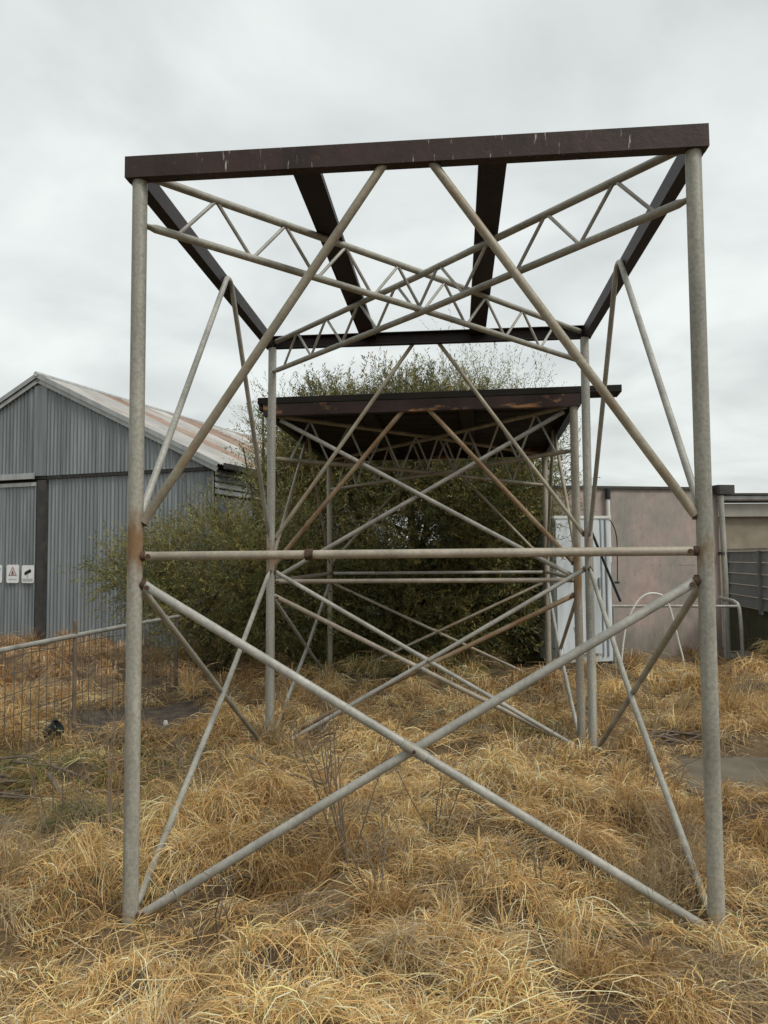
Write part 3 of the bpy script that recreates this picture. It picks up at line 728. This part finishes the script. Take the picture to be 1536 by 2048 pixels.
hp = [(2.70, 8.8, -.05), (2.735, 8.8, .25), (2.77, 8.8, .5), (2.82, 8.8, .69), (2.92, 8.8, .88), (3.01, 8.8, .965), (3.09, 8.8, .993), (3.18, 8.8, .985), (3.25, 8.8, .945), (3.31, 8.8, .82), (3.35, 8.8, .66), (3.40, 8.8, .43), (3.45, 8.8, .2), (3.47, 8.8, -.05)]
tag(obj('plastic_hoop', *tube(smooth_path(hp), .011, 8), 'pvc', org=(3.1, 8.8, 0), smooth=True), 'pale plastic pipe bent into a hoop before the pinkish wall', 'hoop')
tag(obj('plastic_pipe', *tube([(2.235, 8.75, -.05), (2.22, 8.75, .45), (2.18, 8.75, .62)], .012, 8), 'pvc', org=(2.2, 8.75, 0), smooth=True), 'short pale plastic pipe upright in grass below the cabinet', 'pipe')
hz = [(1.62, 4.62, .05), (1.80, 4.50, .04), (2.05, 4.475, .035), (2.5, 4.42, .04), (3.1, 4.36, .035), (4.2, 4.30, .04)]
tag(obj('garden_hose', *tube(smooth_path(hz), .013, 8), 'black', org=(2.0, 4.5, 0), smooth=True), 'black hose lying along the edge of the right concrete path', 'hose')

# ------------------------------------------------------------------ shrubs
def shrub(name, label, base, lobes, stems, tint, seed, leaf=(.055, .011), extra=None):
    rg = np.random.default_rng(seed)
    t = thing(name, base, label, 'tree' if 'tree' in name else 'shrub')
    bs = Vector(base)
    tr = None
    for i, (x, y, z, r0) in enumerate(stems):
        top = Vector((x, y, z)); b0 = bs + Vector((random.uniform(-.15, .15), random.uniform(-.12, .12), -.1))
        mid1 = lerp(b0, top, .35) + Vector((random.uniform(-.15, .15), random.uniform(-.15, .15), .1)); mid2 = lerp(b0, top, .7) + Vector((random.uniform(-.12, .12), random.uniform(-.12, .12), .05))
        path = [b0, mid1, mid2, top]
        o = obj('trunk' if i == 0 else 'limb', *tube(path, lambda s, r=r0: r * (1 - .8 * s) + .004, 8), 'bark', t, True)
        for k in range(3):
            q = lerp(mid1, top, random.uniform(0, .8)); e_ = q + Vector((random.uniform(-.7, .7), random.uniform(-.6, .6), random.uniform(.15, .8)))
            obj('branch', *tube([q, lerp(q, e_, .5) + Vector((0, 0, .06)), e_], lambda s, r=r0: r * .4 * (1 - .8 * s) + .003, 6), 'bark', o, True)
    LV, LT, LC = [], [], []; base_i = 0
    for (cx, cy, cz, rx, ry, rz_, ns, sl, up, fill) in lobes:
        d = rg.normal(size=(ns, 3)); d /= np.linalg.norm(d, axis=1)[:, None]
        rad = fill + (1 - fill) * rg.random(ns) ** .55
        clump = .62 + .72 * vnoise(d[:, 0] * 2.2 + d[:, 2] * 1.3 + seed, d[:, 1] * 2.2 + d[:, 2] * 2.0, 1.7, seed)
        P = np.array([cx, cy, cz]) + d * np.array([rx, ry, rz_]) * (rad * clump)[:, None]
        keep = P[:, 2] > .02; P = P[keep]; d = d[keep]; rad = rad[keep]; n = len(P)
        g_ = d * .7 + rg.normal(size=(n, 3)) * .42 + np.array([0, 0, up]); g_ /= np.linalg.norm(g_, axis=1)[:, None]
        L = sl * (.5 + rg.random(n))
        nl = 15
        s = (np.arange(nl) + .5) / nl
        pos = P[:, None, :] + g_[:, None, :] * (L[:, None] * s[None, :])[:, :, None]
        pos[:, :, 2] -= (L[:, None] * s[None, :] ** 2) * .22
        pos = pos.reshape(-1, 3); gd = np.repeat(g_, nl, 0); m = len(pos)
        rnd = rg.normal(size=(m, 3)); rnd -= gd * (rnd * gd).sum(1)[:, None]; rnd /= np.linalg.norm(rnd, axis=1)[:, None]
        ld = gd * .75 + rnd * .75; ld /= np.linalg.norm(ld, axis=1)[:, None]
        sd_ = np.cross(ld, rg.normal(size=(m, 3))); sd_ /= np.linalg.norm(sd_, axis=1)[:, None]
        ll = leaf[0] * (.6 + .8 * rg.random(m)); lw = leaf[1] * (.7 + .6 * rg.random(m))
        a = pos; c_ = pos + ld * ll[:, None]; b_ = pos + ld * (ll * .5)[:, None] + sd_ * (lw * .5)[:, None]; e_ = pos + ld * (ll * .5)[:, None] - sd_ * (lw * .5)[:, None]
        V = np.stack([a, b_, c_, e_], 1).reshape(-1, 3)
        i4 = np.arange(m) * 4 + base_i
        LT.append(np.concatenate([np.stack([i4, i4 + 1, i4 + 2], -1), np.stack([i4, i4 + 2, i4 + 3], -1)]))
        LV.append(V); base_i += len(V)
        shoot = rg.random(n); hue = np.array(tint)[rg.integers(0, len(tint), n)]
        cl = hue * (.75 + .8 * shoot)[:, None]
        LC.append(np.repeat(np.repeat(cl, nl, 0), 4, 0))
        # fine twigs carrying the leaves
        tw = min(n, 220); a0 = P[:tw]; a1 = P[:tw] + g_[:tw] * L[:tw, None]; a1[:, 2] -= L[:tw] * .22
        sd2 = np.cross(g_[:tw], rg.normal(size=(tw, 3))); sd2 /= np.linalg.norm(sd2, axis=1)[:, None]; sd2 *= .0025
        V = np.stack([a0 - sd2, a0 + sd2, a1], 1).reshape(-1, 3); i3 = np.arange(tw) * 3 + base_i
        LT.append(np.stack([i3, i3 + 1, i3 + 2], -1)); LV.append(V); base_i += len(V); LC.append(np.tile(np.array([.10, .075, .045]), (len(V), 1)))
    np_mesh('crown', np.concatenate(LV), np.concatenate(LT), np.concatenate(LC), 'leaf', t)
    return t
OL = [(.13, .125, .040), (.19, .165, .050), (.095, .105, .042), (.25, .21, .065), (.15, .115, .04)]
DK = [(.085, .095, .034), (.115, .11, .038), (.065, .078, .034)]
GR = [(.15, .155, .055), (.19, .19, .07), (.12, .13, .055), (.23, .21, .08)]
shrub('bushy_tree', 'dense dark olive bushy tree behind the rear tank stand', (.3, 10.3, 0),
      [(.45, 10.6, 1.9, 1.75, 1.4, 1.85, 8000, .34, .45, .35),
       (-.72, 10.4, 2.9, .85, .65, .92, 4200, .30, .6, .02),
       (.35, 10.4, 2.95, .85, .65, 1.02, 4200, .30, .6, .02),
       (1.15, 10.4, 2.75, .8, .65, 1.0, 3000, .32, .6, .02),
       (1.45, 9.75, 1.9, .80, .75, 1.25, 3600, .32, .35, .3),
       (1.25, 9.9, .75, .95, .8, .95, 3000, .3, .2, .3),
       (.1, 9.9, .8, 1.2, .9, 1.0, 3400, .3, .2, .3)],
      [(.25, 10.5, 3.2, .10), (-.7, 10.4, 3.3, .07), (.9, 10.5, 3.4, .07), (1.5, 10.0, 2.2, .06), (-1.2, 10.2, 2.0, .06), (.4, 9.9, 1.8, .05)], OL + DK, 21, (.060, .0125))
shrub('loose_shrub', 'low spreading olive shrub in front of the grey shed wall', (-2.2, 9.6, 0),
      [(-2.05, 9.7, 1.1, 1.25, 1.0, 1.0, 3900, .36, .4, .3), (-1.15, 9.5, .85, .85, .8, .9, 2600, .3, .2, .25), (-3.05, 9.5, 1.2, .65, .5, .45, 560, .36, .35, .15), (-1.25, 10.0, 1.9, .5, .5, .75, 650, .4, .8, .1)],
      [(-2.2, 9.7, 1.7, .05), (-2.9, 9.5, 1.3, .035), (-1.5, 9.7, 1.8, .04), (-1.4, 10.0, 2.4, .03)], OL + GR[:2], 33)
shrub('feathery_tree', 'paler feathery treetop showing above the right end of the timber decking', (1.5, 11.6, 0),
      [(1.75, 11.6, 3.2, .95, .6, 1.15, 900, .6, 1.3, .15), (1.2, 11.5, 3.2, .8, .5, 1.3, 700, .6, 1.3, .15), (2.2, 11.5, 3.0, .55, .5, .7, 260, .5, .9, .1)],
      [(1.7, 11.6, 3.8, .06), (1.2, 11.5, 3.7, .05), (2.2, 11.6, 3.4, .04)], GR, 44, (.05, .011))
shrub('wispy_tree', 'thin wispy sapling between the shed roof and the bushy tree', (-1.9, 11.2, 0),
      [(-1.55, 11.2, 2.8, .6, .5, 1.1, 520, .5, .9, .1)],
      [(-1.8, 11.2, 3.6, .05), (-2.1, 11.2, 3.1, .03)], GR, 55, (.05, .011))

# ------------------------------------------------------------------ dry grass
PAL = np.array([(.74, .51, .225), (.64, .40, .15), (.82, .66, .38), (.40, .22, .085), (.64, .42, .17), (.38, .30, .20), (.47, .27, .10)])
PAL = np.clip(PAL * np.array([1.04, 1.11, 1.24]), 0, .86)
PW = np.array([.23, .20, .14, .17, .13, .05, .08])
GREEN = np.array([(.13, .16, .05), (.20, .21, .075), (.27, .24, .09)])
def grass_blades(x, y, z, az, L, e0, e1, w, col, S, rg, lift):
    n = len(x); pts = np.zeros((n, S + 1, 3)); pts[:, 0] = np.stack([x, y, z], -1)
    curl = rg.normal(size=n) * 1.2
    for k in range(S):
        s = k / (S - 1); e_ = e0 + (e1 - e0) * s ** .7; a_ = az + curl * s
        st = np.stack([np.cos(e_) * np.cos(a_), np.cos(e_) * np.sin(a_), np.sin(e_)], -1) * (L / S)[:, None]
        pts[:, k + 1] = pts[:, k] + st
    fl = gz(pts[:, 1:, 0], pts[:, 1:, 1]) + lift[:, None]
    pts[:, 1:, 2] = np.maximum(pts[:, 1:, 2], fl)
    tilt = rg.normal(size=n) * .6
    sd = np.stack([-np.sin(az) * np.cos(tilt), np.cos(az) * np.cos(tilt), np.sin(tilt)], -1)
    nv = 2 * S + 1; V = np.zeros((n, nv, 3))
    for k in range(S):
        ww = w * (1 - .75 * (k / S) ** 1.5) * .5
        V[:, 2 * k] = pts[:, k] - sd * ww[:, None]; V[:, 2 * k + 1] = pts[:, k] + sd * ww[:, None]
    V[:, 2 * S] = pts[:, S]
    tri = []
    for k in range(S - 1): tri += [(2 * k, 2 * k + 1, 2 * k + 3), (2 * k, 2 * k + 3, 2 * k + 2)]
    tri.append((2 * S - 2, 2 * S - 1, 2 * S))
    T = (np.arange(n)[:, None, None] * nv + np.array(tri)[None]).reshape(-1, 3)
    return V.reshape(-1, 3), T, np.repeat(col, nv, 0)
def green_amt(x, y):
    g1 = .03 + np.exp(-in_ell(x, y, -2.1, 5.0, .75, .55)) + np.exp(-in_ell(x, y, -1.45, 3.9, .3, .3)) * .9 + .8 * np.exp(-in_ell(x, y, .2, 8.6, 1.2, .45)) + .5 * np.exp(-in_ell(x, y, 1.15, 5.9, .3, .3))
    return np.clip(g1 * (0.5 + vnoise(x, y, 2.5, 9)), 0, .75)
def tussock_field(ymin, ymax, dens, nb, S, wid, Lr, seed):
    rg = np.random.default_rng(seed)
    area = (ymax - ymin) * 2 * (.56 * ymax + 1.0); n = int(area * dens)
    tx = rg.uniform(-(.56 * ymax + 1.0), .56 * ymax + 1.0, n); ty = rg.uniform(ymin, ymax, n)
    ok = (np.abs(tx) < .56 * ty + 1.0) & (bare(tx, ty) < .35 + .2 * rg.random(n))
    sh = (SC + SL * 0); ok &= ((tx - sh.x) * SD.x + (ty - sh.y) * SD.y < -.02) | (tx > -1.0)
    ok &= ((tx - W0.x) * WN.x + (ty - W0.y) * WN.y > .02) | (tx < 1.8)
    tx, ty = tx[ok], ty[ok]; n = len(tx)
    size = .55 + .65 * vnoise(tx, ty, 1.7, 4) + .45 * rg.random(n) ** 2
    short = np.maximum.reduce([np.exp(-in_ell(tx, ty, 2.4, 4.15, .8, .35)), 1.25 * np.exp(-in_ell(tx, ty, -.88, 2.92, .42, .32)), np.exp(-in_ell(tx, ty, -2.2, 3.6, .5, .2)), .7 * np.exp(-in_ell(tx, ty, 1.3, 2.85, .25, .25))])
    tall = np.exp(-in_ell(tx, ty, 3.3, 6.6, 1.3, 1.1)); size = size * (1 - .6 * short) * (1 + .3 * tall)
    flow = vnoise(tx, ty, .8, 6) * 9 + rg.normal(size=n) * .5
    cnt = np.maximum(8, (nb * size * (.6 + .8 * rg.random(n))).astype(int)); idx = np.repeat(np.arange(n), cnt); m = len(idx)
    ra = rg.uniform(0, 2 * np.pi, m); ru = np.sqrt(rg.random(m)); rr = .085 * size[idx] * ru; domeh = (.035 + .075 * rg.random(n)) * size
    x = tx[idx] + np.cos(ra) * rr; y = ty[idx] + np.sin(ra) * rr
    out_w = rg.random(m) < .55
    azi = np.where(out_w, ra + rg.normal(size=m) * .45, flow[idx] + rg.normal(size=m) * .7)
    L = (Lr[0] + (Lr[1] - Lr[0]) * rg.random(m) ** 1.3) * size[idx]
    upright = rg.random(n) < .07 + .6 * tall
    e0 = np.where(upright[idx], rg.uniform(1.15, 1.5, m), rg.uniform(.6, 1.45, m)); e1 = np.where(upright[idx], rg.uniform(.0, 1.2, m), rg.uniform(-1.9, -.7, m))
    w = wid * (.6 + .8 * rg.random(m))
    tone = np.clip(1.7 * vnoise(tx, ty, 1.6, 12) - .35 + rg.normal(size=n) * .30, 0, 1)
    pi = rg.choice(len(PAL), size=m, p=PW); cl = PAL[pi]
    tin = np.stack([.64 + .56 * tone, .58 + .64 * tone, .52 + .70 * tone], -1)
    cl = cl * tin[idx] * (.8 + .4 * rg.random(m))[:, None]
    grey = rg.random(n) < .15; cl = np.where(grey[idx][:, None], cl * .35 + np.array([.17, .145, .11]), cl)
    gm = rg.random(m) < green_amt(x, y) * .7; cl = np.where(gm[:, None], GREEN[rg.integers(0, 3, m)] * (.7 + .6 * rg.random(m))[:, None], cl)
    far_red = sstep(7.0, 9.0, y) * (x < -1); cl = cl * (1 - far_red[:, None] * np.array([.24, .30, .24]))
    z = gz(x, y) - .01 + domeh[idx] * (1 - ru ** 2)
    return grass_blades(x, y, z, azi, L, e0, e1, w, np.clip(cl, 0, .85), S, rg, .004 + .05 * rg.random(m) * size[idx])
def mat_field(ymin, ymax, n, S, wid, seed):
    rg = np.random.default_rng(seed)
    y = ymin + (ymax - ymin) * rg.random(n) ** .9; x = (rg.random(n) * 2 - 1) * (.56 * y + 1.0)
    ok = bare(x, y) < .55 * rg.random(n) + .1
    x, y = x[ok], y[ok]; n = len(x)
    az_ = vnoise(x, y, 1.4, 7) * 9 + rg.normal(size=n) * .9
    L = rg.uniform(.12, .42, n); z = gz(x, y) + rg.uniform(0, .05, n)
    cl = PAL[rg.choice(len(PAL), size=n, p=PW)] * (.75 + .5 * rg.random(n))[:, None]
    gm = rg.random(n) < green_amt(x, y) * .8; cl = np.where(gm[:, None], GREEN[rg.integers(0, 3, n)], cl)
    return grass_blades(x, y, z, az_, L, rg.uniform(-.1, .5, n), rg.uniform(-.6, .1, n), wid * (.6 + .8 * rg.random(n)), np.clip(cl, 0, .85), S, rg, rg.uniform(.004, .06, n))
def merge(parts):
    V, T, Cc, k = [], [], [], 0
    for v, t, c in parts: V.append(v); T.append(t + k); Cc.append(c); k += len(v)
    return np.concatenate(V), np.concatenate(T), np.concatenate(Cc)
V, T, cl = merge([tussock_field(1.7, 4.4, 47, 172, 5, .0030, (.10, .26), 1), mat_field(1.6, 4.6, 11000, 4, .0030, 2)])
tag(np_mesh('dry_grass', V, T, cl, 'grass'), 'golden dry tussock grass matted over the foreground', 'grass', kind='stuff')
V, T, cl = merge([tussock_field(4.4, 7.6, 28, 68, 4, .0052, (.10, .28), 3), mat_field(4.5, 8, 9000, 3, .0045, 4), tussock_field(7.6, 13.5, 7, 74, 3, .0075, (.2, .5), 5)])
tag(np_mesh('dry_grass', V, T, cl, 'grass'), 'golden dry grass spreading back to the sheds and bushes', 'grass', kind='stuff')

# ------------------------------------------------------------------ small things on the ground
def weed(x, y, h, n, label, mat='stalk', spread=.25):
    z0 = float(gz(x, y)); t = thing('dead_weed', (x, y, z0), label, 'weed', 'dead weeds in the grass')
    for i in range(n):
        a_ = random.uniform(0, 6.28); hh = h * random.uniform(.6, 1); lean = random.uniform(.05, 1) * spread
        tip = Vector((x + math.cos(a_) * lean, y + math.sin(a_) * lean * .7, z0 + hh)); b0 = Vector((x + random.uniform(-.03, .03), y + random.uniform(-.03, .03), z0 - .03))
        mid = lerp(b0, tip, .5) + Vector((random.uniform(-.03, .03), random.uniform(-.03, .03), .02))
        st = obj('stem', *tube([b0, mid, tip], lambda s: .0044 * (1 - .65 * s), 5), mat, t, True)
        for k in range(3):
            q = lerp(mid, tip, random.uniform(0, .9)); e_ = q + Vector((random.uniform(-.09, .09), random.uniform(-.07, .07), random.uniform(.03, .12)))
            obj('twig', *tube([q, e_], lambda s: .0018 * (1 - .5 * s), 4), mat, st, True)
weed(-1.30, 3.62, .78, 8, 'tall clump of dead stalks just left of the near left post', spread=.28)
weed(-1.45, 3.35, .40, 5, 'short dead stalks left of the near left post base', spread=.2)
weed(-1.15, 4.25, .45, 4, 'dead stalks behind the near left post')
weed(-.16, 3.32, .80, 7, 'tallest dead weed in the grass below the front cross brace', 'deadwood', .3)
weed(-.05, 3.05, .42, 4, 'small dead weed at the centre of the foreground', 'deadwood')
weed(-.32, 4.1, .60, 5, 'dead weed within the near stand, behind the front cross brace', 'deadwood')
weed(.62, 3.1, .30, 4, 'low dead weed right of centre under the descending brace')
weed(-.95, 6.6, .40, 4, 'dead weed behind the rear left post of the near stand')
weed(-1.62, 3.75, .55, 5, 'dead stalks leaning over the edge of the left concrete slab', 'deadwood', .3)
weed(.25, 3.75, .38, 4, 'thin dead weed right of the brace crossing on the near stand', 'deadwood')
weed(-.62, 2.85, .30, 4, 'short dead weed beside the foot of the near left brace', 'deadwood')
weed(.95, 4.5, .34, 5, 'bushy dead weed within the near stand, towards its right side', 'stalk')
weed(1.5, 4.4, .36, 6, 'dark dead weed left of the right concrete path', 'deadwood')
weed(-2.05, 5.6, .42, 5, 'dead weed standing by the wire fence at left')
def stick(pts, r, label, group=None, mat='deadwood'):
    P = [(x, y, float(gz(x, y)) + z) for x, y, z in pts]
    return tag(obj('fallen_stick', *tube(P, lambda s: r * (1 - .55 * s), 7), mat, org=P[0], smooth=True), label, 'stick', group)
stick([(-.834, 4.53, .17), (-.55, 4.3, .14), (-.29, 4.08, .12)], .010, 'dark stick lying on the grass inside the near stand')
stick([(-2.0, 4.54, .12), (-1.75, 4.15, .10), (-1.46, 3.69, .08)], .013, 'dark stick slanting down from the left brush pile')
PL = 'twigs piled beside the left concrete slab'
for i in range(16):
    y = random.uniform(4.42, 4.85); x = random.uniform(-3.0, -2.15); L = random.uniform(.5, .95); a_ = random.uniform(-.35, .35)
    stick([(x, y, .05 + .012 * (i % 6)), (x + L * .5 * math.cos(a_), y + L * .5 * math.sin(a_), .07 + .012 * (i % 6)), (x + L * math.cos(a_), y + L * math.sin(a_), .04 + .01 * (i % 6))], random.uniform(.006, .012), 'brown twig in the brush pile beside the left concrete slab', PL)
for i in range(18):
    x = random.uniform(1.55, 2.3); y = random.uniform(5.55, 6.05); L = random.uniform(.25, .6); a_ = random.uniform(-1, 1)
    stick([(x, y, .04 + .01 * (i % 5)), (x + L * .5 * math.cos(a_), y + L * .5 * math.sin(a_), .07 + .01 * (i % 4)), (x + L * math.cos(a_), y + L * math.sin(a_), .03)], random.uniform(.005, .010), 'grey twig in the litter beside the rear right posts', 'twigs in the litter at right')
# dark plastic pot lying in grass by the fence
pz = float(gz(-2.6, 5.85)); pot = thing('plant_pot', (-2.6, 5.85, pz), 'small dark plastic pot in the grass before the wire fence', 'pot')
prof = [(r_ * .78, z_ * .78) for r_, z_ in [(.0, .0), (.055, .0), (.075, .13), (.083, .13), (.083, .15), (.072, .15), (.052, .02), (0, .02)]]
V, F = [], []
ns = 16
for (r_, z_) in prof:
    for j in range(ns): V.append(Vector((r_ * math.cos(2 * math.pi * j / ns), r_ * math.sin(2 * math.pi * j / ns), z_)))
for i in range(len(prof) - 1):
    for j in range(ns): F.append((i * ns + j, i * ns + (j + 1) % ns, (i + 1) * ns + (j + 1) % ns, (i + 1) * ns + j))
rot = Matrix.Rotation(R(55), 3, 'Y'); pv = [rot @ v + Vector((-2.6, 5.85, pz + .028)) for v in V]
obj('body', pv, F, 'bluegrey', pot, True)
tag(obj('clay_brick', *box((-1.80, 5.2, float(gz(-1.8, 5.2)) + .06), .11, .055, .038, X=(.8, .6, 0), Y=(-.6, .8, 0), bev=.006), 'brick', org=(-1.8, 5.2, 0)), 'reddish brick half hidden in grass behind the near left post', 'brick')
wz = float(gz(-1.92, 6.66)); rk = [(math.cos(a_) * .022 * (1 + .2 * math.sin(3 * a_)), math.sin(a_) * .017) for a_ in np.linspace(0, 6.28, 9)[:-1]]
V = [(-1.92 + a_ * k, 6.66 + b_ * k, wz + .02 + h_) for h_, k in ((0, .9), (.02, 1), (.045, .6)) for a_, b_ in rk]
F = [(k * 8 + j, k * 8 + (j + 1) % 8, (k + 1) * 8 + (j + 1) % 8, (k + 1) * 8 + j) for k in range(2) for j in range(8)] + [tuple(range(16, 24))]
tag(obj('white_stone', V, F, 'pvc', org=(-1.92, 6.66, wz)), 'small white stone on the dark mulch by the fence', 'stone')
